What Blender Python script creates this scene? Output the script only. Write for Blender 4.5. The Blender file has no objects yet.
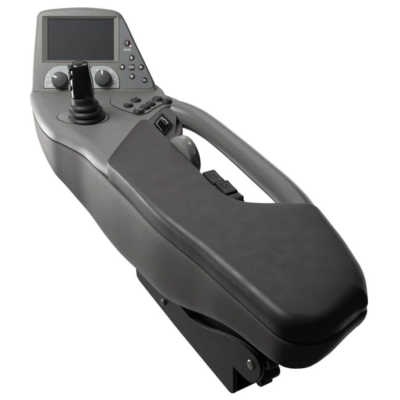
import bpy, bmesh, math, random
from mathutils import Vector, Matrix
random.seed(4)
SC = bpy.context.scene
COL = SC.collection
V = Vector

# ------------------------------------------------------------------ camera
CAM_H, PITCH, FPX = 0.523, math.radians(30), 900.0
cs, sn = math.cos(PITCH), math.sin(PITCH)
cam_d = bpy.data.cameras.new('camera')
cam = bpy.data.objects.new('camera', cam_d)
COL.objects.link(cam)
cam.location = (0, 0, CAM_H)
cam.rotation_euler = (math.pi/2 - PITCH, 0, 0)
cam_d.sensor_width = 36
cam_d.lens = 36*FPX/400
cam_d.clip_start, cam_d.clip_end = 0.01, 50
SC.camera = cam
EYE = V((0, 0, CAM_H))

def ray(px, py):
    x, v = (px-200)/FPX, (py-200)/FPX
    return V((x, cs - v*sn, -(sn + v*cs)))

def on(px, py, p, n):
    """where the sight line of a traced point meets the plane the part lies in"""
    d = ray(px, py)
    return EYE + d*((p-EYE).dot(n)/d.dot(n))

def P(px, py, z=0.0):
    return on(px, py, V((0, 0, z)), V((0, 0, 1)))

# armrest axes: U runs forward along the arm, W to its right
U = V((-.555, .832, 0)).normalized()
W = V((.832, .555, 0)).normalized()
Z = V((0, 0, 1))
O = V((.072, .695, 0))
def L(u, w, z=0.0): return O + U*u + W*w + Z*z
def uw(p): d = p-O; return d.dot(U), d.dot(W)

# ------------------------------------------------------------------ materials
def mat(name, col, rough=.5, spec=.5, bump=0, bscale=600, var=0, vscale=25, metal=0, coat=0, rvar=0, col2=None):
    m = bpy.data.materials.new(name); m.use_nodes = True
    nt = m.node_tree; b = nt.nodes['Principled BSDF']
    b.inputs['Base Color'].default_value = (*col, 1)
    b.inputs['Roughness'].default_value = rough
    b.inputs['Specular IOR Level'].default_value = spec
    b.inputs['Metallic'].default_value = metal
    b.inputs['Coat Weight'].default_value = coat
    b.inputs['Coat Roughness'].default_value = .12
    if bump or var or rvar:
        tc = nt.nodes.new('ShaderNodeTexCoord')
    if var:
        n = nt.nodes.new('ShaderNodeTexNoise'); n.inputs['Scale'].default_value = vscale
        n.inputs['Detail'].default_value = 6; n.inputs['Roughness'].default_value = .65
        nt.links.new(tc.outputs['Object'], n.inputs['Vector'])
        r = nt.nodes.new('ShaderNodeMapRange'); r.inputs['From Min'].default_value = .3; r.inputs['From Max'].default_value = .7
        nt.links.new(n.outputs['Fac'], r.inputs['Value'])
        mx = nt.nodes.new('ShaderNodeMix'); mx.data_type = 'RGBA'
        c2 = col2 or tuple(c*(1+var) for c in col)
        mx.inputs['A'].default_value = (*[c*(1-var) for c in col], 1)
        mx.inputs['B'].default_value = (*c2, 1)
        nt.links.new(r.outputs['Result'], mx.inputs['Factor'])
        nt.links.new(mx.outputs['Result'], b.inputs['Base Color'])
    if rvar:
        n = nt.nodes.new('ShaderNodeTexNoise'); n.inputs['Scale'].default_value = 45
        n.inputs['Detail'].default_value = 8; n.inputs['Roughness'].default_value = .7
        nt.links.new(tc.outputs['Object'], n.inputs['Vector'])
        r = nt.nodes.new('ShaderNodeMapRange'); r.inputs['From Min'].default_value = .3; r.inputs['From Max'].default_value = .7
        r.inputs['To Min'].default_value = rough-rvar; r.inputs['To Max'].default_value = rough+rvar
        nt.links.new(n.outputs['Fac'], r.inputs['Value'])
        nt.links.new(r.outputs['Result'], b.inputs['Roughness'])
    if bump:
        n = nt.nodes.new('ShaderNodeTexNoise'); n.inputs['Scale'].default_value = bscale
        n.inputs['Detail'].default_value = 3
        nt.links.new(tc.outputs['Object'], n.inputs['Vector'])
        bp = nt.nodes.new('ShaderNodeBump'); bp.inputs['Strength'].default_value = bump
        bp.inputs['Distance'].default_value = .001
        nt.links.new(n.outputs['Fac'], bp.inputs['Height'])
        nt.links.new(bp.outputs['Normal'], b.inputs['Normal'])
    return m

M = dict(
    cover=mat('grey_moulded_plastic', (.175, .174, .163), .42, .5, .12, 1500, .07, 18, rvar=.06),
    head=mat('grey_housing_plastic', (.20, .20, .185), .45, .5, .10, 1500, .05, 25, rvar=.05),
    shell=mat('dark_grey_plastic', (.092, .086, .082), .52, .28, .10, 1200, .08, 30, rvar=.03),
    rail=mat('rail_plastic', (.165, .17, .163), .29, .5, .04, 1500, .04, 18, rvar=.015),
    pad=mat('black_foam_skin', (.0315, .0272, .0258), .43, .5, .13, 800, .12, 30, rvar=.07),
    gloss=mat('glossy_black_plastic', (.008, .008, .009), .16, .5, coat=.3),
    black=mat('black_plastic', (.014, .014, .015), .38, .5, .1, 900),
    key=mat('dark_key', (.022, .023, .025), .5),
    rubber=mat('black_rubber', (.016, .016, .016), .48, .5, .1, 700, .15, 60),
    knob=mat('charcoal_knob', (.075, .077, .08), .5, .4, .08, 1500),
    glass=mat('screen_glass', (.031, .033, .037), .5, .15, 0, 0, .12, 60),
    panel=mat('membrane_blue_grey', (.185, .20, .20), .45, .5, .05, 1500, .03, 40),
    plate=mat('dial_plate', (.44, .47, .47), .4, .5, 0, 0, .06, 60),
    white=mat('white_print', (.8, .8, .8), .5),
    red=mat('red_print', (.42, .14, .13), .5),
    steel=mat('black_painted_steel', (.018, .0165, .016), .45, .5, .15, 500, .3, 30),
    zinc=mat('dull_zinc', (.33, .32, .30), .45, .5),
    bright=mat('zinc_steel', (.40, .39, .36), .35, .5, metal=.9),
    groove=mat('seam_shadow_rubber', (.006, .006, .006), .7),
    wheel=mat('thumbwheel_plastic', (.25, .252, .24), .42, .5, .05, 1200),
    wear=mat('worn_skin', (.17, .155, .15), .6, .4, .5, 900, .35, 160),
)

# ------------------------------------------------------------------ mesh helpers
def obj(name, bm, mats, parent=None, smooth=True, label=None, ang=40, bevel=0):
    me = bpy.data.meshes.new(name)
    bmesh.ops.recalc_face_normals(bm, faces=bm.faces)
    bm.to_mesh(me); bm.free()
    if not isinstance(mats, (list, tuple)): mats = [mats]
    for m in mats: me.materials.append(m)
    o = bpy.data.objects.new(name, me); COL.objects.link(o)
    if smooth:
        for p in me.polygons: p.use_smooth = True
        me.set_sharp_from_angle(angle=math.radians(ang))
    if bevel:
        md = o.modifiers.new('bevel', 'BEVEL'); md.width = bevel; md.segments = 3
        md.limit_method = 'ANGLE'; md.angle_limit = math.radians(35)
    if parent is not None:
        o.parent = parent
    if label: o['label'] = label
    return o

def catmull(pts, n, closed=True):
    """even resampling of a spline through points of any dimension"""
    k = len(pts); out = []
    rng = k if closed else k-1
    for i in range(rng):
        g = (lambda j: pts[j % k]) if closed else (lambda j: pts[min(max(j, 0), k-1)])
        p0, p1, p2, p3 = g(i-1), g(i), g(i+1), g(i+2)
        d = [max(1e-6, math.dist(a[:2], b[:2]))**.5 for a, b in ((p0, p1), (p1, p2), (p2, p3))]
        for s in range(24):
            t = s/24
            q = []
            for a0, a1, a2, a3 in zip(p0, p1, p2, p3):
                m1 = ((a1-a0)/d[0] - (a2-a0)/(d[0]+d[1]) + (a2-a1)/d[1])*d[1]
                m2 = ((a2-a1)/d[1] - (a3-a1)/(d[1]+d[2]) + (a3-a2)/d[2])*d[1]
                h = (2*t**3-3*t*t+1)*a1 + (t**3-2*t*t+t)*m1 + (-2*t**3+3*t*t)*a2 + (t**3-t*t)*m2
                q.append(h)
            out.append(q)
    if not closed: out.append(list(pts[-1]))
    # even arc length
    src = out + ([out[0]] if closed else [])
    acc = [0]
    for a, b in zip(src, src[1:]): acc.append(acc[-1] + math.dist(a[:3], b[:3]))
    tot = acc[-1]; res = []; j = 0
    m = n if closed else n-1
    for i in range(n):
        s = tot*i/m
        while j < len(acc)-2 and acc[j+1] < s: j += 1
        f = (s-acc[j])/max(1e-9, acc[j+1]-acc[j])
        res.append([a+(b-a)*f for a, b in zip(src[j], src[j+1])])
    return res

def inward(poly, sm=2):
    """inward 2D normals of a closed polygon"""
    n = len(poly)
    area = sum(poly[i][0]*poly[(i+1) % n][1]-poly[(i+1) % n][0]*poly[i][1] for i in range(n))
    s = 1 if area > 0 else -1
    ns = []
    for i in range(n):
        a, b = poly[i-1], poly[(i+1) % n]
        t = V((b[0]-a[0], b[1]-a[1])).normalized()
        ns.append(V((-t.y*s, t.x*s)))
    for _ in range(sm):
        ns = [(ns[i-1]+ns[i]*2+ns[(i+1) % n]).normalized() for i in range(n)]
    return ns

def loft(bm, rings, closed=True, cap0=False, cap1=False, mi=0):
    vs = [[bm.verts.new(p) for p in r] for r in rings]
    n = len(vs[0])
    for a, b in zip(vs, vs[1:]):
        for i in range(n if closed else n-1):
            j = (i+1) % n
            f = bm.faces.new((a[i], a[j], b[j], b[i])); f.material_index = mi
    if cap0: bm.faces.new(vs[0][::-1]).material_index = mi
    if cap1: bm.faces.new(vs[-1]).material_index = mi
    return vs

def prism(bm, pts, off, mi=0):
    """solid: polygon pts swept along vector off"""
    return loft(bm, [pts, [p+off for p in pts]], True, True, True, mi)

def frame_of(d, up=Z):
    d = d.normalized(); s = d.cross(up)
    if s.length < 1e-4: s = d.cross(V((1, 0, 0)))
    s.normalize(); return s, s.cross(d).normalized()

def lathe(bm, base, axis, prof, n=40, mi=0, cap0=True, cap1=True, ref=Z):
    s, t = frame_of(axis, ref); ax = axis.normalized()
    rings = [[base + ax*h + (s*math.cos(2*math.pi*i/n)+t*math.sin(2*math.pi*i/n))*r for i in range(n)] for r, h in prof]
    return loft(bm, rings, True, cap0, cap1, mi)

def flat(bm, pts, mi=0):
    vs = [bm.verts.new(p) for p in pts]
    f = bm.faces.new(vs); f.material_index = mi
    return f

def text_into(bm, s, origin, ex, ey, size, mi=0, width=1.0):
    """letters laid as thin flat meshes: origin = centre, ex/ey = unit directions"""
    cu = bpy.data.curves.new('t', 'FONT'); cu.body = s; cu.size = size
    cu.align_x = 'CENTER'; cu.align_y = 'CENTER'; cu.resolution_u = 3; cu.offset = size*.018
    o = bpy.data.objects.new('t', cu); COL.objects.link(o)
    dg = bpy.context.evaluated_depsgraph_get()
    me = o.evaluated_get(dg).to_mesh()
    vs = [bm.verts.new(origin + ex*(v.co.x*width) + ey*v.co.y) for v in me.vertices]
    for p in me.polygons:
        try: bm.faces.new([vs[i] for i in p.vertices]).material_index = mi
        except ValueError: pass
    o.evaluated_get(dg).to_mesh_clear()
    bpy.data.objects.remove(o); bpy.data.curves.remove(cu)

def stroke(bm, a, b, n, w, mi=0):
    """a printed line from a to b on a face with normal n"""
    s = (b-a).cross(n).normalized()*w/2
    flat(bm, [a-s, b-s, b+s, a+s], mi)

# ------------------------------------------------------------------ the thing
arm = bpy.data.objects.new('control_armrest', None); COL.objects.link(arm)
arm.location = L(.25, .05, -.2)
arm['label'] = 'grey and black tractor armrest console with screen, joystick, loop handrail and padded rest'
arm['category'] = 'armrest'
ARM_INV = Matrix.Translation(-arm.location)
def part(name, bm, mats, parent=None, **k):
    o = obj(name, bm, mats, None, **k)
    o.parent = parent or arm
    if parent is None: o.matrix_parent_inverse = ARM_INV
    return o
def collapse(ring, spine, ks, dz):
    """rings that draw the last ring in towards a spine line, ending on it"""
    def near_pt(p):
        best = None
        for a, b in zip(spine, spine[1:]) if len(spine) > 1 else [(spine[0], spine[0])]:
            ab = b-a; l2 = ab.length_squared
            t = 0 if l2 == 0 else max(0, min(1, (V((p.x, p.y, 0))-V((a.x, a.y, 0))).dot(V((ab.x, ab.y, 0)))/l2))
            q = a+ab*t; d = (V((p.x, p.y))-q.xy).length
            if best is None or d < best[0]: best = (d, q)
        return best[1]
    out = []
    tg = [near_pt(p) for p in ring]
    for k, h in zip(ks, dz):
        out.append([V((p.x+(q.x-p.x)*k, p.y+(q.y-p.y)*k, p.z+h)) for p, q in zip(ring, tg)])
    return out

# ---- arm pad -------------------------------------------------------------
near, far = -.027, -.007
pad_trace = [(116,187,near),(130,201.5,near),(157,230.5,near),(178,248.5,near),(200,266.5,near),(220,285,near),(240,303,near),(258,319.5,near),(272,332,near),
    (279,337,near),(288,341,near),(302,343.5,near),(317,343.5,near),(335,336,near),(352,322,near),(362,312.5,-.0255),(367,304,-.019),(369,297,-.012),
    (369.2,290,far),(366.7,275.8,far),(362.6,266,far),(357.6,258,far),(352.5,250,far),(343.3,236.5,far),(333,223.6,far),(325,213.8,far),(319,207.6,far),(311,204,far),(297,203.6,far),
    (280,203.7,far),(262,204,far),(243,202.5,far),(228,197,far),(215,188,far),(200,173,far),(180,152.5,far),(165,138,far),(155,128,far),
    (150,123.5,far),(145,121.8,far),(140,123,far),(134,128.5,far),(127,137,far),(115,152,far)]
pad_pts = []
for x, y, z in pad_trace:
    p = P(x, y, z); u, w = uw(p)
    pad_pts.append((p.x, p.y, (.0055 if u > .30 else .0055+.0080*min(1, (.30-u)/.2)) + .0065*math.exp(-((u+.02)**2+(w-.095)**2)/.03**2)))
for u, w in ((.379,.0285),(.3715,.0202),(.3655,.0156),(.357,.0142)):
    p = L(u, w); pad_pts.append((p.x, p.y, .0055))
pad_o = catmull(pad_pts, 220)
pn = inward(pad_o, 5)
def pad_ring(ins_fn, z_fn):
    return [V((p[0]+n.x*ins_fn(p[2]), p[1]+n.y*ins_fn(p[2]), z_fn(p[2]))) for p, n in zip(pad_o, pn)]
bm = bmesh.new()
rings = [pad_ring(lambda R: .006, lambda R: -.029), pad_ring(lambda R: .0020, lambda R: -.0292), pad_ring(lambda R: .0008, lambda R: -.0278), pad_ring(lambda R: .0005, lambda R: -.0225), pad_ring(lambda R: .0001, lambda R: -.019)]
for k in range(0, 9):
    a = math.pi/2*k/8
    rings.append(pad_ring(lambda R: R*(1-math.cos(a)), lambda R: -R+R*math.sin(a)-.0012))
def pad_mid(p):
    u, w = uw(p); u = max(.045, min(.385, u))
    w = .078 if u < .06 else .078-.024*min(1, (u-.06)/.14) if u < .2 else .054 if u < .33 else .054+.016*(u-.33)/.055
    return L(u, w)
last = rings[-1]
for k, h in ((.06, .0003), (.16, .0007), (.32, .0011), (.55, .0014), (.8, .0015), (1, .0015)):
    rings.append([V((p.x+(pad_mid(p).x-p.x)*k, p.y+(pad_mid(p).y-p.y)*k, p.z+h)) for p in last])
loft(bm, rings, True, True, False)
bmesh.ops.remove_doubles(bm, verts=bm.verts, dist=1e-5)
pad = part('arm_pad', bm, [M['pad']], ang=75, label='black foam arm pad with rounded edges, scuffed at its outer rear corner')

pm = M['pad'].node_tree; bs_ = pm.nodes['Principled BSDF']
src = bs_.inputs['Base Color'].links[0].from_socket
tc = pm.nodes.new('ShaderNodeTexCoord'); prev = src
def scuff_or_sheen(c, r, rs, col, amt, scale, lo):
    """a rubbed patch or a highlight put into the colour: a fixed spot on the skin broken up by noise"""
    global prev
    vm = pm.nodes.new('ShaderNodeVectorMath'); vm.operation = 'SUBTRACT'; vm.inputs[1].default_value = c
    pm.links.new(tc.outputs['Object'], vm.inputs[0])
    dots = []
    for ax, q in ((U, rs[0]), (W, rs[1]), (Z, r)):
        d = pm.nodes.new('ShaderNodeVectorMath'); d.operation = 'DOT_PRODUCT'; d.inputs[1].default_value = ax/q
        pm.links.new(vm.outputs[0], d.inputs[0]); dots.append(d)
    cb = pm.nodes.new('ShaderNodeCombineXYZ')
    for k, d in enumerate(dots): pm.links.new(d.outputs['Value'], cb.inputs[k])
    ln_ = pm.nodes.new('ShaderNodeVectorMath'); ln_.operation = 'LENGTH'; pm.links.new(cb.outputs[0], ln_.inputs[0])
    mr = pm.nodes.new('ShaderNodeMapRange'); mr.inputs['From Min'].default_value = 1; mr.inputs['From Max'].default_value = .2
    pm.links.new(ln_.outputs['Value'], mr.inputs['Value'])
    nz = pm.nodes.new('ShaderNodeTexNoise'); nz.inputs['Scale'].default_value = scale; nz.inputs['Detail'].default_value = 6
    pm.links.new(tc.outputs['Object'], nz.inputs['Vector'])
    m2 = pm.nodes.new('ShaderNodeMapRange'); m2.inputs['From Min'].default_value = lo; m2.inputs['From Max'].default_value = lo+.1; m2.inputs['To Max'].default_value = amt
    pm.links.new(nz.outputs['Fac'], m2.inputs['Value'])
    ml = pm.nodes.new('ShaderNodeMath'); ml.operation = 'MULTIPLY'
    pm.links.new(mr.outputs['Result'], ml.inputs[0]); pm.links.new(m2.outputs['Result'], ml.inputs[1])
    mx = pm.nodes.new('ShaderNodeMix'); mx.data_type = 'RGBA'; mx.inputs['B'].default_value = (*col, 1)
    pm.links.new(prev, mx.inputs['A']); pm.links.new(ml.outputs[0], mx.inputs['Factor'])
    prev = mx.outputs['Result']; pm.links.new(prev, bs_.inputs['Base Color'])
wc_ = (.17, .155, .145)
scuff_or_sheen(P(332, 226, -.005), .02, (.010, .006), wc_, 1.0, 260, .40)
scuff_or_sheen(P(321, 214, -.004), .02, (.016, .006), wc_, .75, 420, .46)
scuff_or_sheen(P(347, 303, -.002), .006, (.009, .026), (.085, .08, .077), .5, 500, .47)  # highlight on the rear crest, painted into the skin colour
scuff_or_sheen(P(320, 317, -.002), .006, (.008, .024), (.085, .08, .077), .45, 500, .47)  # the same crest sheen further left, also painted lighter
scuff_or_sheen(P(150, 203, -.006), .02, (.09, .005), (.085, .08, .077), .4, 500, .50)
scuff_or_sheen(P(262, 300, -.006), .012, (.05, .005), (.08, .075, .072), .35, 500, .50)

# ---- lower shell -----------------------------------------------------------
# traced seam: px, py, z, depth of the side below it, how fast it tucks in
SZ = -.0285
sh = [(33,112,SZ,.028,1.2),(36.5,121,SZ,.034,1),(41,129,SZ,.042,1),(46.5,135.5,SZ,.052,1),(52.5,140.5,SZ,.062,1),(61,144.5,SZ,.072,1),(70,149,SZ,.083,1),(82.5,156,SZ,.096,1),(97.5,170,SZ,.106,1),
    (113,186,SZ,.108,1),(130,203,SZ,.104,1),(157,232,SZ,.096,1),(178,250,SZ,.084,1),(200,268,SZ,.068,1),(220,286.5,SZ,.053,1),(240,304.5,SZ,.044,1),(258,321,SZ,.040,1),(272,333.5,SZ,.037,1),
    (279,338.5,SZ,.036,1),(288,342.5,SZ,.037,1.15),(302,345,SZ,.037,1.5),(317,345,SZ,.037,2.1),(335,337.5,SZ,.037,2.8),(352,323,SZ,.037,3.5)]
shell_pts = []
R0 = pad_trace.index((362,312.5,-.0255)); R1 = pad_trace.index((155,128,far))
for x, y, z, d, m in sh:
    p = P(x, y, z); shell_pts.append((p.x, p.y, d, m))
for x, y, z in pad_trace:
    i_ = pad_trace.index((x, y, z))
    if i_ >= R0 and x > 163 and i_ < R1:
        p = P(x, y, z); p2 = p
        shell_pts.append((p2.x, p2.y, .037 if x > 230 else .06, 4.0 if x > 345 else 3 if x > 300 else 1.6))
for u, w, d in [(.43,.17,.05),(.50,.205,.04),(.56,.205,.035),(.61,.185,.03)]:
    p = L(u, w); shell_pts.append((p.x, p.y, d, 1.5))
for p in (V((-.085,1.29,0)), V((-.15,1.30,0)), V((-.225,1.293,0)), V((-.252,1.262,0))):
    shell_pts.append((p.x, p.y, .022, 1.2))
so = catmull(shell_pts, 300)
sn_ = inward(so, 3)
bm = bmesh.new()
rings = []
def bul(f, ins, p):
    u, w = uw(V((p[0], p[1], 0)))
    if ins < 0:
        ins *= max(0, min(1, (.50-u)/.12))*max(0, min(1, (.05-w)/.04))*(1 if u > .1 else max(.2, u/.1))
    g = max(0, p[3]-1)                              # rounded under-tuck towards the rear and right
    return ins + g*.016*(1-math.sqrt(max(0, 1-min(1, f)**2.2)))
def sring(f, ins, dz=0):
    return [V((p[0]+n.x*bul(f, ins, p), p[1]+n.y*bul(f, ins, p), SZ-.0012-p[2]*f+dz)) for p, n in zip(so, sn_)]
rings.append(sring(0, .003, .0004))
rings.append(sring(0, .0009, .0004))
for f, ins in ((.012, .0001), (.12, -.0014), (.28, -.0030), (.45, -.0042), (.62, -.0042), (.75, -.0028), (.85, .0002), (.92, .0036), (.965, .0068), (.99, .0095), (1, .0125)):
    rings.append(sring(f, ins))
sp_ = [L(.01,.065), L(.10,.07), L(.20,.055), L(.42,.07), L(.50,.10), V((-.14,1.22,0))]
top_c = collapse(rings[0], [V((q.x, q.y, 0)) for q in sp_], (.5, 1), (0, 0))
bot_c = collapse(rings[-1], sp_, (.15, .5, 1), (-.0005, -.001, -.001))
rings = top_c[::-1] + rings + bot_c
loft(bm, rings, True, False, False)
bmesh.ops.remove_doubles(bm, verts=bm.verts, dist=1e-5)
shell = part('lower_shell', bm, [M['shell']], ang=70, label='smooth dark grey lower shell below the seam line')

# ---- head plane ---------------------------------------------------------
DZ = -.010                                   # top of the deck
hb = P(100, 91, DZ)
TILT = math.radians(35)
HN = V((0, -math.cos(TILT), math.sin(TILT)))   # face normal
HX = V((1, 0, 0)); HY = V((0, math.sin(TILT), math.cos(TILT)))
def H(px, py, off=0.0): return on(px, py, hb + HN*off, HN)

# ---- deck -----------------------------------------------------------------
dk = []
for x, y in [(33,111),(36.5,120),(41,128),(46.5,134.5),(52.5,139.5),(61,143.5),(70,148),(82.5,155),(97.5,169)]:
    p = P(x, y, -.027); dk.append((p.x, p.y, .017))
for u, w, r in ((.372,.0172,.014),(.35,.0165,.010),(.32,.020,.006),(.305,.035,.005),(.31,.06,.004),(.35,.088,.004)):
    dk.append((*L(u, w).xy, r))
for x, y in [(144,124.8),(147,121.8),(155.5,114.5),(164,107.3),(172,104.8),(180,103)]:
    p = P(x, y, DZ); dk.append((p.x, p.y, .0016))
for x, y in [(183,100.5),(178,97.5),(168,94)]:
    p = P(x, y, DZ); dk.append((p.x, p.y, .008))
for p in (V((-.058,1.262,0)), V((-.075,1.285,0)), V((-.15,1.296,0)), V((-.225,1.288,0)), V((-.250,1.262,0))):
    dk.append((p.x, p.y, .004))
p = P(31.3, 99, -.027); dk.append((p.x, p.y, .010))
do = catmull(dk, 260); dn = inward(do, 6)
bm = bmesh.new()
def dring(ins_fn, z_fn): return [V((p[0]+n.x*ins_fn(p[2]), p[1]+n.y*ins_fn(p[2]), z_fn(p[2]))) for p, n in zip(do, dn)]
rings = [dring(lambda R: .004, lambda R: -.0275), dring(lambda R: .0007, lambda R: -.0275), dring(lambda R: 0, lambda R: -.0268)]
for k in range(0, 11):
    a = math.pi/2*k/10
    rings.append(dring(lambda R: R*(1-math.cos(a)), lambda R: DZ - R*.97*(1-math.sin(a))))
rings += collapse(rings[-1], [V((-.135,1.19,DZ))], (.02, .5, 1), (0, 0, 0))
loft(bm, rings, True, True, False)
bmesh.ops.remove_doubles(bm, verts=bm.verts, dist=1e-5)
cove = []
for i in range(41):
    x = 33.5 + (155.5-33.5)*i/40
    a = on(x, 88.9, P(100, 91, DZ) + V((0, -math.cos(math.radians(35)), math.sin(math.radians(35))))*.0002, V((0, -math.cos(math.radians(35)), math.sin(math.radians(35)))))
    b = P(x, 91, DZ); k = .04+.96*min(1, 8*min(i, 40-i)/40); c = V((b.x, b.y-.0075*k, DZ+.0002)); a = b+(a-b)*k
    cove.append([a*(1-t)**2 + b*2*t*(1-t) + c*t*t for t in (0, .17, .33, .5, .67, .83, 1)] + [V((b.x, b.y+.004, DZ-.004))])
loft(bm, cove, True, True, True)
# sloping recess wall that carries the rocker, running from the crest down into the pit
SA, SB, SCc = P(147, 122, DZ-.0008), P(164, 107.5, DZ-.0008), P(164, 139, -.0262)
SP = SA
SNn = (SB-SA).cross(SCc-SA).normalized()
if SNn.z < 0: SNn = -SNn
def S(px, py, off=0.0): return on(px, py, SP + SNn*off, SNn)
A = [S(144.5,125), S(147,122), S(164,107.5), S(171.5,105), S(176.5,116), S(175.5,128), S(174.5,139), S(163,141), S(148,134)]
prism(bm, A, V((0, .05, -.03)))
deck = part('deck_cover', bm, [M['cover']], ang=50, label='satin grey moulded top cover around the joystick')

# ---- display housing --------------------------------------------------------
ho = [(35.6,23),(36.3,15.5),(39.3,11),(45,8.9),(60,7.2),(83,6.2),(105,7.8),(115,9.6),(120.5,12.8),(124.5,19),(135.5,42),(147.5,67),(156,86),(158.5,96),(150,97),(95,97),(45,97),(31.2,97),(31.4,85),(32,70),(33.7,45)]
hp = []
for x, y in ho:
    p = H(x, y); hp.append(((p-hb).dot(HX), (p-hb).dot(HY)))
ho2 = catmull(hp, 200); hn = inward(ho2, 2)
def hring(ins, off): return [hb + HX*(p[0]+n.x*ins) + HY*(p[1]+n.y*ins) + HN*off for p, n in zip(ho2, hn)]
bm = bmesh.new()
back = [hb + HX*(p[0]*.93) + HY*((p[1]-.06)*.93+.052) + HN*-.032 for p in ho2]
rings = [back, hring(.002, -.026), hring(0, -.012)]
RF = .0068
for k in range(0, 7):
    a = math.pi/2*k/6
    rings.append(hring(RF*(1-math.cos(a)), -RF+RF*math.sin(a)))
vs = loft(bm, rings, True, True, False)
# face with the screen opening
def rrect(x0, y0, x1, y1, r, n=5):
    out = []
    for cx, cy, a0 in ((x1-r, y0+r, -90), (x1-r, y1-r, 0), (x0+r, y1-r, 90), (x0+r, y0+r, 180)):
        for k in range(n+1):
            a = math.radians(a0+90*k/n); out.append((cx+r*math.cos(a), cy+r*math.sin(a)))
    return out
outer = [H(x, y) for x, y in rrect(41.5, 15.6, 119.3, 62.6, 1.2)]
lip = [H(x, y, .0007) for x, y in rrect(42.1, 16.1, 118.7, 62.2, 1.0)]
inner = [H(x, y, -.0034) for x, y in rrect(47.6, 19.0, 114.1, 60.4, .5)]
deep = [H(x, y, -.0052) for x, y in rrect(47.9, 19.3, 113.8, 60.1, .5)]
ivs = loft(bm, [outer, lip, inner, deep])
def edges_of(ring): return [bm.edges.get((ring[i], ring[(i+1) % len(ring)])) for i in range(len(ring))]
bmesh.ops.triangle_fill(bm, edges=edges_of(vs[-1]) + edges_of(ivs[0]), use_beauty=True, use_dissolve=False)
# thin line between face and base skirt
head = part('display_housing', bm, [M['head']], ang=32, label='upright grey display housing tilted back at the far end')

bm = bmesh.new()
loft(bm, [[H(x, y, -.0046) for x, y in rrect(47.2, 18.6, 114.5, 60.8, .4)], [H(x, y, -.0076) for x, y in rrect(47.2, 18.6, 114.5, 60.8, .4)]], True, True, True)
part('screen', bm, [M['glass']], head, smooth=False, label='blank dark display screen')

# membrane keypad field to the right of the screen
bm = bmesh.new()
mem = catmull([(120.3,21),(121.5,18.3),(123.3,20.5),(134,43),(145,66),(152.3,82),(153,86.3),(149.5,88.3),(138,88.4),(124,88.4),(121.8,87.5),(121.3,80),(120.8,66),(120.4,40)], 120)
loft(bm, [[H(x, y, -.001) for x, y in mem], [H(x, y, .0005) for x, y in mem]], True, False, True)
part('keypad_panel', bm, [M['panel']], head, smooth=False, label='blue grey keypad panel beside the screen')

def circ(cx, cy, r, n=28, e=1.0): return [(cx+r*math.cos(2*math.pi*i/n), cy+r*e*math.sin(2*math.pi*i/n)) for i in range(n)]
def key(bm, loop, h=.0013):
    c = (sum(p[0] for p in loop)/len(loop), sum(p[1] for p in loop)/len(loop))
    sc = lambda k: [(c[0]+(x-c[0])*k, c[1]+(y-c[1])*k) for x, y in loop]
    loft(bm, [[H(x, y, .0002) for x, y in sc(1.0)], [H(x, y, h*.7) for x, y in sc(1.0)], [H(x, y, h) for x, y in sc(.88)]], True, False, True)
def tri(bm, cx, cy, r, ang, h):
    flat(bm, [H(cx+r*math.cos(math.radians(ang+k)), cy+r*math.sin(math.radians(ang+k)), h) for k in (0, 125, 235)], 1)
for kx, ky, ang, lab in ((131.5,57.6,-90,'round key with upward triangle'), (122.2,67,180,'round key with left triangle'), (141,67.1,0,'round key with right triangle'), (131.9,76.4,90,'round key with downward triangle')):
    bm = bmesh.new(); key(bm, circ(kx, ky, 2.95)); tri(bm, kx, ky, 1.9, ang, .0014)
    part('arrow_key', bm, [M['key'], M['white']], head, label=lab)
bm = bmesh.new(); key(bm, rrect(128.9, 64.3, 134.5, 70.1, .6)); text_into(bm, 'OK', H(131.7, 67.2, .0014), HX, HY, .0057, 1, .95)
part('ok_key', bm, [M['key'], M['white']], head, label='square key marked OK')
bm = bmesh.new(); key(bm, circ(144.5, 80, 2.95)); text_into(bm, 'esc', H(144.7, 79.9, .0014), HX, HY, .0042, 1)
part('escape_key', bm, [M['key'], M['white']], head, label='round key with white lettering, lowest on the panel')
bm = bmesh.new(); key(bm, circ(127, 43, 3.15)); text_into(bm, 'i', H(127.2, 43, .0014), HX, HY, .0085, 1, 1.3)
a_, b_ = circ(127, 43, 4.0), circ(127, 43, 3.55)
loft(bm, [[H(x, y, .0008) for x, y in a_], [H(x, y, .0008) for x, y in b_]], True, False, False, 2)
flat(bm, [H(x, y, .0011) for x, y in circ(130.6, 46.1, 1.1)], 1)
flat(bm, [H(x, y, .0009) for x, y in circ(130.6, 46.1, 1.5)], 2)
for k in range(6):                                  # worn lettering under the key
    x = 124 + k*1.25
    stroke(bm, H(x, 50.7, .0008), H(x+.35, 48.9, .0008), HN, .0010, 1)
    if k in (0, 1, 3, 4): stroke(bm, H(x+.3, 49.0, .0008), H(x+.95, 49.0, .0008), HN, .0007, 1); stroke(bm, H(x, 50.6, .00085), H(x+.8, 50.6, .00085), HN, .0007, 1)
part('info_key', bm, [M['key'], M['white'], M['red']], head, label='round information key ringed in red')

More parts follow.
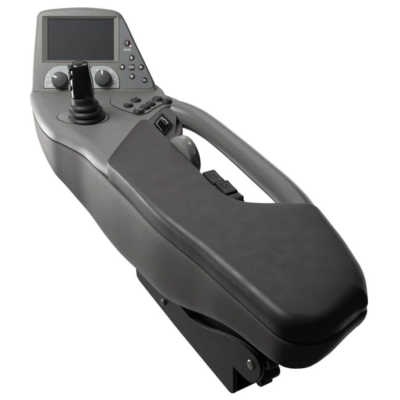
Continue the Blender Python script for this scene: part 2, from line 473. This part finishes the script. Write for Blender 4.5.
# dial plates and rotary knobs
def dial(cx, cy, x0, x1, flip, ptr, marks):
    bm = bmesh.new()
    xr = [(x0,88.2),(x0,81),(x0+2,74.5),(x0+6.5,69),(x0+13,66),(x0+20,65.2)]
    loop = xr + [(2*cx+0-0, 65.2)] if False else None
    if not flip:   # quarter arch on the left side
        loop = [(x0,88.2),(x0,81.5),(x0+1.3,76),(x0+4.5,70.8),(x0+9.5,67),(x0+16,65.4),(x1-3,65.4),(x1,68.2),(x1,88.2)]
    else:
        loop = [(x1,88.2),(x1,81.5),(x1-1.3,76),(x1-4.5,70.8),(x1-9.5,67),(x1-16,65.4),(x0+3,66),(x0,68.8),(x0,88.2)]
    c = V((sum(p[0] for p in loop)/len(loop), sum(p[1] for p in loop)/len(loop)))
    sc = lambda k: [((x-c.x)*k+c.x, (y-c.y)*k+c.y) for x, y in loop]
    cm = lambda l: [tuple(q) for q in l]
    # dark outer seam, white line, plate
    loft(bm, [[H(x, y, .0003) for x, y in sc(1.035)], [H(x, y, .0007) for x, y in sc(1.0)]], True, False, False, 2)
    loft(bm, [[H(x, y, .0007) for x, y in sc(1.0)], [H(x, y, .0009) for x, y in sc(.985)], [H(x, y, .0009) for x, y in sc(.955)]], True, False, True, 0)
    # bright rim line along the arch
    arc = catmull([list(p) for p in loop[0:6]], 30, False)
    ins = [((x-c.x)*.93+c.x, (y-c.y)*.93+c.y) for x, y in arc]
    ins2 = [((x-c.x)*.885+c.x, (y-c.y)*.885+c.y) for x, y in arc]
    loft(bm, [[H(x, y, .0012) for x, y in ins], [H(x, y, .0012) for x, y in ins2]], False, False, False, 1)
    for m in marks:
        if m[0] == 't': text_into(bm, m[3], H(m[1], m[2], .0013), HX, HY, m[4], 1)
        elif m[0] == 's': stroke(bm, H(m[1], m[2], .0013), H(m[3], m[4], .0013), HN, m[5], 1)
        elif m[0] == 'o':
            loft(bm, [[H(x, y, .0013) for x, y in circ(m[1], m[2], m[3])], [H(x, y, .0013) for x, y in circ(m[1], m[2], m[4])]], True, False, False, 1)
    part('dial_plate', bm, [M['plate'], M['white'], M['groove']], head, smooth=False,
         label='pale dial plate right of the joystick' if flip else 'pale dial plate left of the joystick')
    bm = bmesh.new()
    base = H(cx, cy+3.2, .0010)
    R = .0114
    lathe(bm, base, HN, [(R*1.10, 0), (R*1.10, .0016), (R*1.03, .0024), (R*1.0, .0095), (R*.97, .0108), (R*.90, .0113)], 48, ref=HX)
    # finger grip grooves along the side and the white pointer on top
    top = base + HN*.0115
    d = (HX*ptr[0] + HY*ptr[1]).normalized()
    stroke(bm, top + d*R*.35, top + d*R*.93, HN, .0028, 1)
    stroke(bm, top + d*R*.97 - HN*.0002, top + d*R*1.02 - HN*.006, d, .0026, 1)
    part('rotary_knob', bm, [M['knob'], M['white']], head, label='dark rotary knob, pointer straight up' if flip else 'dark rotary knob, pointer to the upper left')
dial(60.2, 77.3, 44.2, 77, False, (-.85, .45), [('s',47.2,75.6,49.6,74.7,.0016),('s',48.6,73.4,50,75.9,.0012),('s',46.6,80.2,50.8,79.5,.0016),('s',47,79.0,49.4,80.6,.0012),('s',48.6,86.6,50.6,84.9,.0018),('s',50.4,86.2,52.4,84.6,.0012)])
dial(103, 75.4, 90, 119.2, True, (-.05, 1), [('o',113.6,80.6,2.5,1.75),('s',113.6,80.6,114.7,79.2,.0015),('s',111.4,86.1,115.4,85.8,.0016),('s',92.6,75.2,94.4,76.6,.0016),('s',92.7,75,94.6,74.6,.0012),('s',96.4,70.6,98.2,69.4,.0026),('s',108.6,69.2,112.4,73.6,.0010),('s',109.8,68.8,112.6,72.4,.0008)])

# ---- joystick ---------------------------------------------------------------
joy_base = P(87.3, 117.5, DZ)
jx = V((1, 0, 0)); jy = V((0, 1, 0))
bm = bmesh.new()
# flat oval trim ring in the deck
def deck_oval(bm, pts, h0, h1, mi=0, k=1.0):
    c = sum(pts, V((0,0,0)))/len(pts)
    loft(bm, [[c+(p-c)*k+Z*h0 for p in pts], [c+(p-c)*k+Z*h1 for p in pts], [c+(p-c)*(k*.985)+Z*(h1+.0004) for p in pts]], True, False, True, mi)
ov = [P(83+26*math.cos(t), 117.2+7.4*math.sin(t)*(1.0+.1*math.cos(t)), DZ) for t in [2*math.pi*i/60 for i in range(60)]]
deck_oval(bm, ov, -.002, .0002, 1, 1.02)
deck_oval(bm, ov, -.002, .0006, 0, .985)
part('trim_ring', bm, [M['head'], M['groove']], None, label='flat grey oval trim ring around the joystick')
jaxis = V((-.075, .0, 1)).normalized()
js = bmesh.new()
# bellows, the stack leans as it rises
prof = [(.0275,0),(.0285,.0012),(.0280,.003),(.0258,.0048),(.0236,.0058),(.0238,.0068),(.0258,.0084),(.0264,.0102),(.0254,.0122),(.0222,.0142),(.0208,.0150),(.0210,.0160),(.0226,.0176),(.0226,.0196),(.0212,.0214),(.0188,.0230),(.0178,.0250),(.0176,.0280),(.0172,.0310),(.0166,.0325),(.0158,.0330)]
rings = []
for r, h in prof:
    c = joy_base + V((-.075*h - .0022*math.sin(h/.033*math.pi*.5), 0, h+.0004))
    rings.append([c + V((math.cos(t)*r*.92, math.sin(t)*r*.92, .05*math.cos(t)*r)) for t in [2*math.pi*i/56 for i in range(56)]])
loft(js, rings, True, True, True)
boot_bm = js
# grip: tapered body, squarish section with a broad front facet
def grip_sec(c, rx, ry, tilt=0.0, n=48, e=2.7):
    out = []
    for i in range(n):
        t = 2*math.pi*i/n
        x = math.copysign(abs(math.cos(t))**(2/e), math.cos(t))*rx
        y = math.copysign(abs(math.sin(t))**(2/e), math.sin(t))*ry
        out.append(c + V((x, y, x*tilt)))
    return out
gb = bmesh.new()
g0 = joy_base + V((-.0036, 0, .0330))
hts = [(-.004,.0140,.0130),(.0,.0153,.0145),(.0015,.0157,.0148),(.009,.0156,.0147),(.019,.0154,.0144),(.029,.0146,.0138),(.038,.0135,.0130),(.043,.0128,.0125),(.0460,.0120,.0118),(.0478,.0110,.0106),(.0485,.0086,.0084)]
rings = [grip_sec(g0 + V((-.030*h, 0, h)), rx, ry, -.02) for h, rx, ry in hts]
loft(gb, rings, True, True, True)
joy = bpy.data.objects.new('joystick', None); COL.objects.link(joy)
joy.location = joy_base; joy.parent = arm; joy.matrix_parent_inverse = ARM_INV
joy['label'] = 'black joystick with ribbed rubber boot standing on the deck'
JI = Matrix.Translation(-joy_base)
def jpart(name, bm, mats, **k):
    o = obj(name, bm, mats, None, **k); o.parent = joy; o.matrix_parent_inverse = JI @ Matrix.Identity(4)
    return o
jpart('rubber_boot', boot_bm, [M['rubber']], ang=80)
jpart('grip', gb, [M['gloss']], ang=60)
for h, hh in ((.0425, .006), (.031, .009), (.015, .009)):
    bm = bmesh.new()
    c = g0 + V((-.055*h - .0001, -.0035, h)) + V((-.0152 + .0030*(h/.05), 0, 0))
    rr = [(.55, -.004), (.62, .0), (.6, .0016), (.5, .0026), (.3, .003)]
    d = V((-1, -.25, .1)).normalized(); s, t = frame_of(d)
    loft(bm, [[c + d*q + s*(math.cos(a)*k*.012) + t*(math.sin(a)*k*hh*1.1) for a in [2*math.pi*i/24 for i in range(24)]] for k, q in rr], True, True, True)
    jpart('grip_button', bm, [M['black']], ang=50)
bm = bmesh.new()      # thumb key in the top of the grip
c = g0 + V((-.055*.0485-.001, 0, .0480))
loft(bm, [grip_sec(c+V((0,0,q)), .0068*k, .0072*k, -.02, 32) for k, q in ((1, -.002), (1, .0012), (.85, .0020))], True, True, True)
jpart('thumb_key', bm, [M['black']], ang=50)

# ---- push-button pod --------------------------------------------------------
bm = bmesh.new()
pod = catmull([list(P(x, y, DZ)) for x, y in [(110,101),(112,98.2),(118,96.4),(128,96),(140,95.6),(155,95),(168,96.2),(172,99.5),(166,103),(155,108.5),(147,113.5),(139,115),(128,112),(117,108),(111.5,104.5)]], 90)
pod = [V((a, b, DZ)) for a, b, _ in pod]
deck_oval(bm, pod, -.002, .0003, 1, 1.012)
deck_oval(bm, pod, -.002, .0009, 0, .985)
part('button_panel', bm, [M['cover'], M['groove']], None, label='raised oval panel carrying the push buttons')
for x, y, s, mk in [(135.8,99.6,1.0,2),(128.2,104.9,.92,3),(157.6,98.6,1.05,0),(150.4,103.6,.95,0),(145,106.9,1.0,0),(138.8,110.8,1.05,4),(167,100.6,1.0,0)]:
    bm = bmesh.new()
    c = P(x, y+1.2, DZ+.001)
    d = [(1.2,-.001),(1.2,.0008),(1.06,.0016),(1.0,.0026),(.90,.0036),(.70,.0042),(.35,.0045)]
    rings = [[c + V((0,0,h)) + jx*(math.cos(t)*.0068*k*s) + jy*(math.sin(t)*.0064*k*s) for t in [2*math.pi*i/36 for i in range(36)]] for k, h in d]
    loft(bm, rings, True, False, True)
    t0 = c + Z*.0048
    if mk:
        for q in range(mk):
            a0 = t0 + jx*(-.0032 + .0064*q/max(1, mk-1)) + jy*(-.001 if q % 2 else .0008)
            stroke(bm, a0 - jy*.0012, a0 + jx*.0010 + jy*.0016, Z, .0009, 1)
    part('push_button', bm, [M['key'], M['white']], None, ang=50)

# ---- rocker switch on the slope ----------------------------------------------
bm = bmesh.new()
q = [(153,123.6),(161.5,112),(173,124),(163.4,135.4)]
c = V((sum(a for a, b in q)/4, sum(b for a, b in q)/4))
sc = lambda k: [(c.x+(x-c.x)*k, c.y+(y-c.y)*k) for x, y in q]
def rq(k, r=.12):          # rounded quad
    pts = sc(k); out = []
    for i in range(4):
        a, b, d = V(pts[i-1]), V(pts[i]), V(pts[(i+1) % 4])
        for t in (0, .25, .5, .75, 1):
            p0, p1 = b+(a-b)*r, b+(d-b)*r
            out.append((p0*(1-t)**2 + b*2*t*(1-t) + p1*t*t))
    return [(p.x, p.y) for p in out]
loft(bm, [[S(x, y, -.002) for x, y in rq(1.0)], [S(x, y, .0022) for x, y in rq(1.0)], [S(x, y, .0030) for x, y in rq(.94)], [S(x, y, .0030) for x, y in rq(.80)], [S(x, y, .0012) for x, y in rq(.76)]], True, True, True)
rs = part('rocker_switch', bm, [M['black']], None, ang=40, label='square black rocker switch on the sloping wall')
bm = bmesh.new()
loft(bm, [[S(x, y, .0005) for x, y in rq(.72)], [S(x, y, .0030+.0016*(1 if i < 10 else 0)) for i, (x, y) in enumerate(rq(.72))], [S(x, y, .0036+.0016*(1 if i < 10 else 0)) for i, (x, y) in enumerate(rq(.64))]], True, True, True)
def S2(x, y): return S(x, y, .0054)
for a, b, w in [((156.2,123.2),(162.2,131.0),.0008),((156.2,123.2),(158.2,120.6),.0008)]:
    stroke(bm, S2(*a), S2(*b), SNn, w, 1)
for a, b, w in [((162.2,117.6),(164.0,119.8),.0022),((164.6,119.2),(166.4,121.4),.0022),((166.6,121.8),(168.0,123.6),.0024),((161.6,119.6),(166.6,125.0),.0007)]:
    stroke(bm, S2(*a), S2(*b), SNn, w, 1)
part('rocker', bm, [M['gloss'], M['white']], rs, ang=40)

# ---- thumbwheel --------------------------------------------------------------
wc = on(178.5, 159.5, L(0, .112), W)
Rw = .0295; Wd = .0160
bm = bmesh.new()
prof = [(Rw*.5,.0),(Rw*.86,.0),(Rw*.93,.0012),(Rw*.985,.0012),(Rw,.0022),(Rw,Wd*.5),(Rw,Wd-.0022),(Rw*.97,Wd),(Rw*.4,Wd)]
s_, t_ = frame_of(W)
n = 72
loft(bm, [[wc + W*h + (U*math.cos(2*math.pi*i/n) + Z*math.sin(2*math.pi*i/n))*r for i in range(n)] for r, h in prof], True, True, True)
# numerals round the rim, read from behind
def rim(th, s, size):
    e = Z*math.sin(th) - U*math.cos(th)          # outward
    tang = (Z*math.cos(th) + U*math.sin(th))     # up the rim
    text_into(bm, s, wc + e*(Rw+.0003) + W*Wd*.55, W*.8+tang*-.6 if False else W, tang, size, 1, 1.0)
for th, s_t in ((math.radians(14), '2'), (math.radians(38), '3'), (math.radians(63), '4')):
    rim(th, s_t, .0095)
for k in range(3):
    th = math.radians(84+k*4.5)
    e = Z*math.sin(th) - U*math.cos(th); tg = Z*math.cos(th)+U*math.sin(th)
    a = wc + e*(Rw+.0003) + W*Wd*.3
    stroke(bm, a, a + W*Wd*.45 + tg*.0014, e, .0012, 1)
part('thumbwheel', bm, [M['wheel'], M['white']], None, ang=35, label='grey thumbwheel with white numerals beside the pad')
bm = bmesh.new()
loft(bm, [[wc + W*h + (U*math.cos(t) + Z*math.sin(t))*r for t in [2*math.pi*i/40 for i in range(40)]] for r, h in ((.012,-.007),(.0155,-.005),(.017,.003))], True, True, True)
part('wheel_hub', bm, [M['cover']], None, ang=40)

# ---- switch block -------------------------------------------------------------
bz = -.014
B0, B1 = P(207.5, 172.5, bz), P(240, 198.5, bz)
bd = (B1-B0).normalized(); bs = V((bd.y, -bd.x, 0)); bs = -bs if bs.dot(W) < 0 else bs
ln = (B1-B0).length
def BB(a, b, c): return B0 + bd*(a*ln) + bs*b + Z*c
def box(bm, a0, a1, b0, b1, c0, c1, mi=0, f=BB):
    bot = [f(a0,b0,c0), f(a1,b0,c0), f(a1,b1,c0), f(a0,b1,c0)]
    top = [f(a0,b0,c1), f(a1,b0,c1), f(a1,b1,c1), f(a0,b1,c1)]
    loft(bm, [bot, top], True, True, True, mi)
bm = bmesh.new(); box(bm, 0, .97, -.018, .0075, -.03, 0)
sb = part('switch_block', bm, [M['black']], None, smooth=False, bevel=.0012, label='black block with two rocker switches in the loop opening')
for a0, a1 in ((.05, .42), (.47, .80)):
    bm = bmesh.new()
    prof = [(a0, -.003), (a0, .0046), (a0+(a1-a0)*.12, .0052), (a0+(a1-a0)*.35, .0040), (a0+(a1-a0)*.6, .0030), (a0+(a1-a0)*.85, .0026), (a1, .0020), (a1, -.003)]
    loft(bm, [[BB(a, b, c) for a, c in prof] for b in (-.010, .0066)], True, True, True)
    def RT(a, b):
        for (x0, z0), (x1, z1) in zip(prof[1:], prof[2:]):
            if x0 <= a <= x1: return BB(a, b, z0+(z1-z0)*(a-x0)/(x1-x0)+.0004)
        return BB(a, b, .003)
    am = (a0+a1)/2
    for p0, p1 in (((a0+.10, -.0022), (a0+.10, .0026)), ((a0+.10, .0026), (a0+.13, .0026)), ((a0+.13, .0026), (a0+.20, .0026)), ((a0+.10, -.0022), (a0+.13, -.0022))):
        stroke(bm, RT(*p0), RT(*p1), Z, .0008, 1)
    flat(bm, [RT(a1-.06+.02*math.cos(t), .0008*math.sin(t)+.001) for t in [i*math.pi/4 for i in range(8)]], 1)
    part('rocker', bm, [M['key'], M['wheel']], sb, smooth=False, bevel=.0006)
bm = bmesh.new()
lathe(bm, BB(.93, -.012, -.012), bs, [(.002,0),(.0118,0),(.0128,.001),(.0128,.015),(.0118,.0165),(.003,.017)], 40)
part('thumb_roller', bm, [M['rubber']], sb, ang=40)

# ---- loop handrail --------------------------------------------------------------
rz = -.026
rp = [(166,110,rz,.017,.017),(181,114,rz,.0172,.0172),(196,120,rz,.0163,.0166),(209,128,rz,.0152,.0160),(226,141.2,rz,.0148,.0158),(258,168.6,rz,.0156,.0162),(289,197,rz,.0162,.0164),(304,217,-.028,.0165,.016),(306,240,-.03,.0165,.0155),(295,258,-.032,.016,.015)]
path = []
for x, y, z, rx, ry in rp:
    p = P(x, y, z); path.append((p.x, p.y, p.z, rx*1.06, ry*1.05))
path = catmull(path, 90, False)
bm = bmesh.new(); nr = 48; grid = []
for i, q in enumerate(path):
    a, b = V(path[max(0, i-1)][:3]), V(path[min(len(path)-1, i+1)][:3])
    d = (b-a).normalized(); s = d.cross(Z).normalized(); t = s.cross(d)
    if s.dot(W) < 0 and False: s = -s
    ring = []
    for k in range(nr):
        th = 2*math.pi*k/nr
        c_, s__ = math.cos(th), math.sin(th)
        e = 2.05
        x = math.copysign(abs(c_)**(2/e), c_)*q[3]; y = math.copysign(abs(s__)**(2/e), s__)*q[4]
        ring.append(V(q[:3]) + s*x + t*y)
    grid.append(ring)
vs = [[bm.verts.new(p) for p in r] for r in grid]
side = d.cross(Z)
for i in range(len(vs)-1):
    for k in range(nr):
        f = bm.faces.new((vs[i][k], vs[i][(k+1) % nr], vs[i+1][(k+1) % nr], vs[i+1][k]))
        f.material_index = 0
bm.faces.new(vs[0][::-1]); bm.faces.new(vs[-1])
rail = part('loop_handrail', bm, [M['rail'], M['groove'], M['shell']], ang=60, label='curved grey handrail looping along the far side')
# parting line of the rail: k index on the inner side
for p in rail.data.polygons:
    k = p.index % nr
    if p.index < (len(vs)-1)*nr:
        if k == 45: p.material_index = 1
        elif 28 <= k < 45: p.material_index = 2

# ---- mounting bracket -------------------------------------------------------------
bw = .025
bp = L(0, bw)
def K(px, py, off=0.0): return on(px, py, bp + W*off, W)
br = bpy.data.objects.new('mounting_bracket', None); COL.objects.link(br)
br.location = K(180, 320); br.parent = arm; br.matrix_parent_inverse = ARM_INV
br['label'] = 'black painted steel mounting bracket under the shell'
BI = Matrix.Translation(-br.location)
def bpart(name, bm, mats, **k):
    o = obj(name, bm, mats, None, **k); o.parent = br; o.matrix_parent_inverse = BI
    return o
wall = [(135.5,268),(136.5,276.5),(139.5,281.5),(177.5,329.5),(229,392),(231.5,393.8),(233.5,393.5),(233.3,367),(246,379.5),(252,383.2),(257.5,381),(260.5,374),(260,366.5),(256,358),(246,347.5),(234,339.5),(220,333),(205,327.5),(190,318),(172,296),(150,265)]
bm = bmesh.new()
lobe = catmull(wall[7:19], 60, False)
prism(bm, [K(x, y) for x, y in wall[:7] + [tuple(q) for q in lobe] + wall[19:]], W*.005)
bpart('side_plate', bm, [M['steel']], ang=30, bevel=.0009, label='black steel side plate with a rounded pivot end')
wall = [(135.5,268),(136.5,276.5),(139.5,281.5),(177.5,329.5),(229,392),(231.5,393.8),(233.5,393.5),(233,367),(228,365),(205,336),(180,306),(155,270)]
bm = bmesh.new()
bot = [(139.5,281.8),(177.5,329.8),(229,392.4),(232.5,394.2)]
b0 = [K(x, y, .001) for x, y in bot]
up = (K(180,310)-K(180,320)).normalized()*.0035
prism(bm, [p + W*.0045 for p in b0] + [p + up + W*.0045 for p in b0[::-1]], W*.0300)
prism(bm, [K(x, y) + W*.0320 for x, y in wall], W*.0035)
bpart('channel', bm, [M['steel']], smooth=False, bevel=.0015)
bm = bmesh.new()
blk = [(170,285),(200,312),(225,324),(247,338),(262,350),(266,360),(258,374),(236,360),(205,335),(178,310)]
prism(bm, [K(x, y, .013) for x, y in blk], W*.017)
bpart('mount_block', bm, [M['steel']], smooth=False, bevel=.0015)
bm = bmesh.new()
lathe(bm, K(251, 365, .0003), -W, [(.0062,-.001),(.0062,.0006),(.0052,.0016),(.001,.0018)], 28)
bpart('pivot_pin', bm, [M['bright']], ang=40)
bm = bmesh.new()
lathe(bm, K(266.5, 364, .0200), -W, [(.0072,-.012),(.0072,.0020),(.0064,.0030),(.0046,.0030),(.0040,.0006),(.0005,.0006)], 28)
bpart('socket_bolt', bm, [M['steel']], ang=40)
bm = bmesh.new()
lathe(bm, K(266.5, 364, .0165), -W, [(.0040,.0),(.0064,.0),(.0064,.0022),(.0058,.0030),(.0044,.0030),(.0040,.0)], 20, 0, False, False)
bpart('bolt_washer', bm, [M['zinc']], ang=40)
bm = bmesh.new()
lathe(bm, K(266, 372.5, .0280), -W, [(.001,-.014),(.0085,-.014),(.0095,-.012),(.0095,.006),(.0085,.008),(.004,.008)], 32)
lathe(bm, K(262.5, 379.5, .0240), -W, [(.001,-.010),(.006,-.010),(.007,-.009),(.007,.005),(.006,.006),(.003,.006)], 32)
bpart('knuckle', bm, [M['steel']], ang=40)
bm = bmesh.new()
lathe(bm, K(163.2, 302.2, -.001), -W, [(.0042,-.006),(.0042,.0008),(.0034,.0018),(.0022,.0018),(.0018,.0004),(.0003,.0004)], 24)
bpart('screw', bm, [M['bright']], ang=40)

# ------------------------------------------------------------------ backdrop
# added self-glowing white board standing behind and below, square to the view
bm = bmesh.new()
bc = V((0, 2.0, -.66)); by = V((0, sn, cs)); bx = V((1, 0, 0)); bn = V((0, -cs, sn))
prism(bm, [bc + bx*x + by*y for x, y in rrect(-1.3, -1.1, 1.3, 1.1, .05)], bn*-.012)
mb = bpy.data.materials.new('glowing_white_board'); mb.use_nodes = True
nb = mb.node_tree.nodes['Principled BSDF']
nb.inputs['Base Color'].default_value = (.8, .8, .8, 1)
nb.inputs['Emission Color'].default_value = (1, 1, 1, 1)
nb.inputs['Emission Strength'].default_value = 1.0  # glow added to keep the background pure white and shadowless
bd_o = obj('backdrop', bm, [mb], smooth=False); bd_o['kind'] = 'structure'

# ------------------------------------------------------------------ light
w = bpy.data.worlds.new('World'); SC.world = w; w.use_nodes = True
w.node_tree.nodes['Background'].inputs['Color'].default_value = (1, 1, 1, 1)
w.node_tree.nodes['Background'].inputs['Strength'].default_value = .04
def area(name, loc, target, sx, sy, power, col=(1, 1, 1)):
    d = bpy.data.lights.new(name, 'AREA'); d.shape = 'RECTANGLE'; d.size, d.size_y = sx, sy
    d.energy = power; d.color = col
    o = bpy.data.objects.new(name, d); COL.objects.link(o)
    o.location = loc; o.rotation_euler = (V(target)-V(loc)).to_track_quat('-Z', 'Y').to_euler()
area('softbox_back', (-.25, 2.35, 1.05), (-.05, 1.0, 0), 1.5, .8, 6)
area('softbox_key', (-.42, 1.06, .46), (-.13, 1.18, .0), .32, .32, 3.6)
area('softbox_side', (-.66, 1.32, -.12), (-.2, 1.12, -.06), .35, .35, 3.2)

SC.render.engine = 'CYCLES'
SC.view_settings.view_transform = 'Standard'
SC.view_settings.look = 'None'
SC.view_settings.exposure = 0
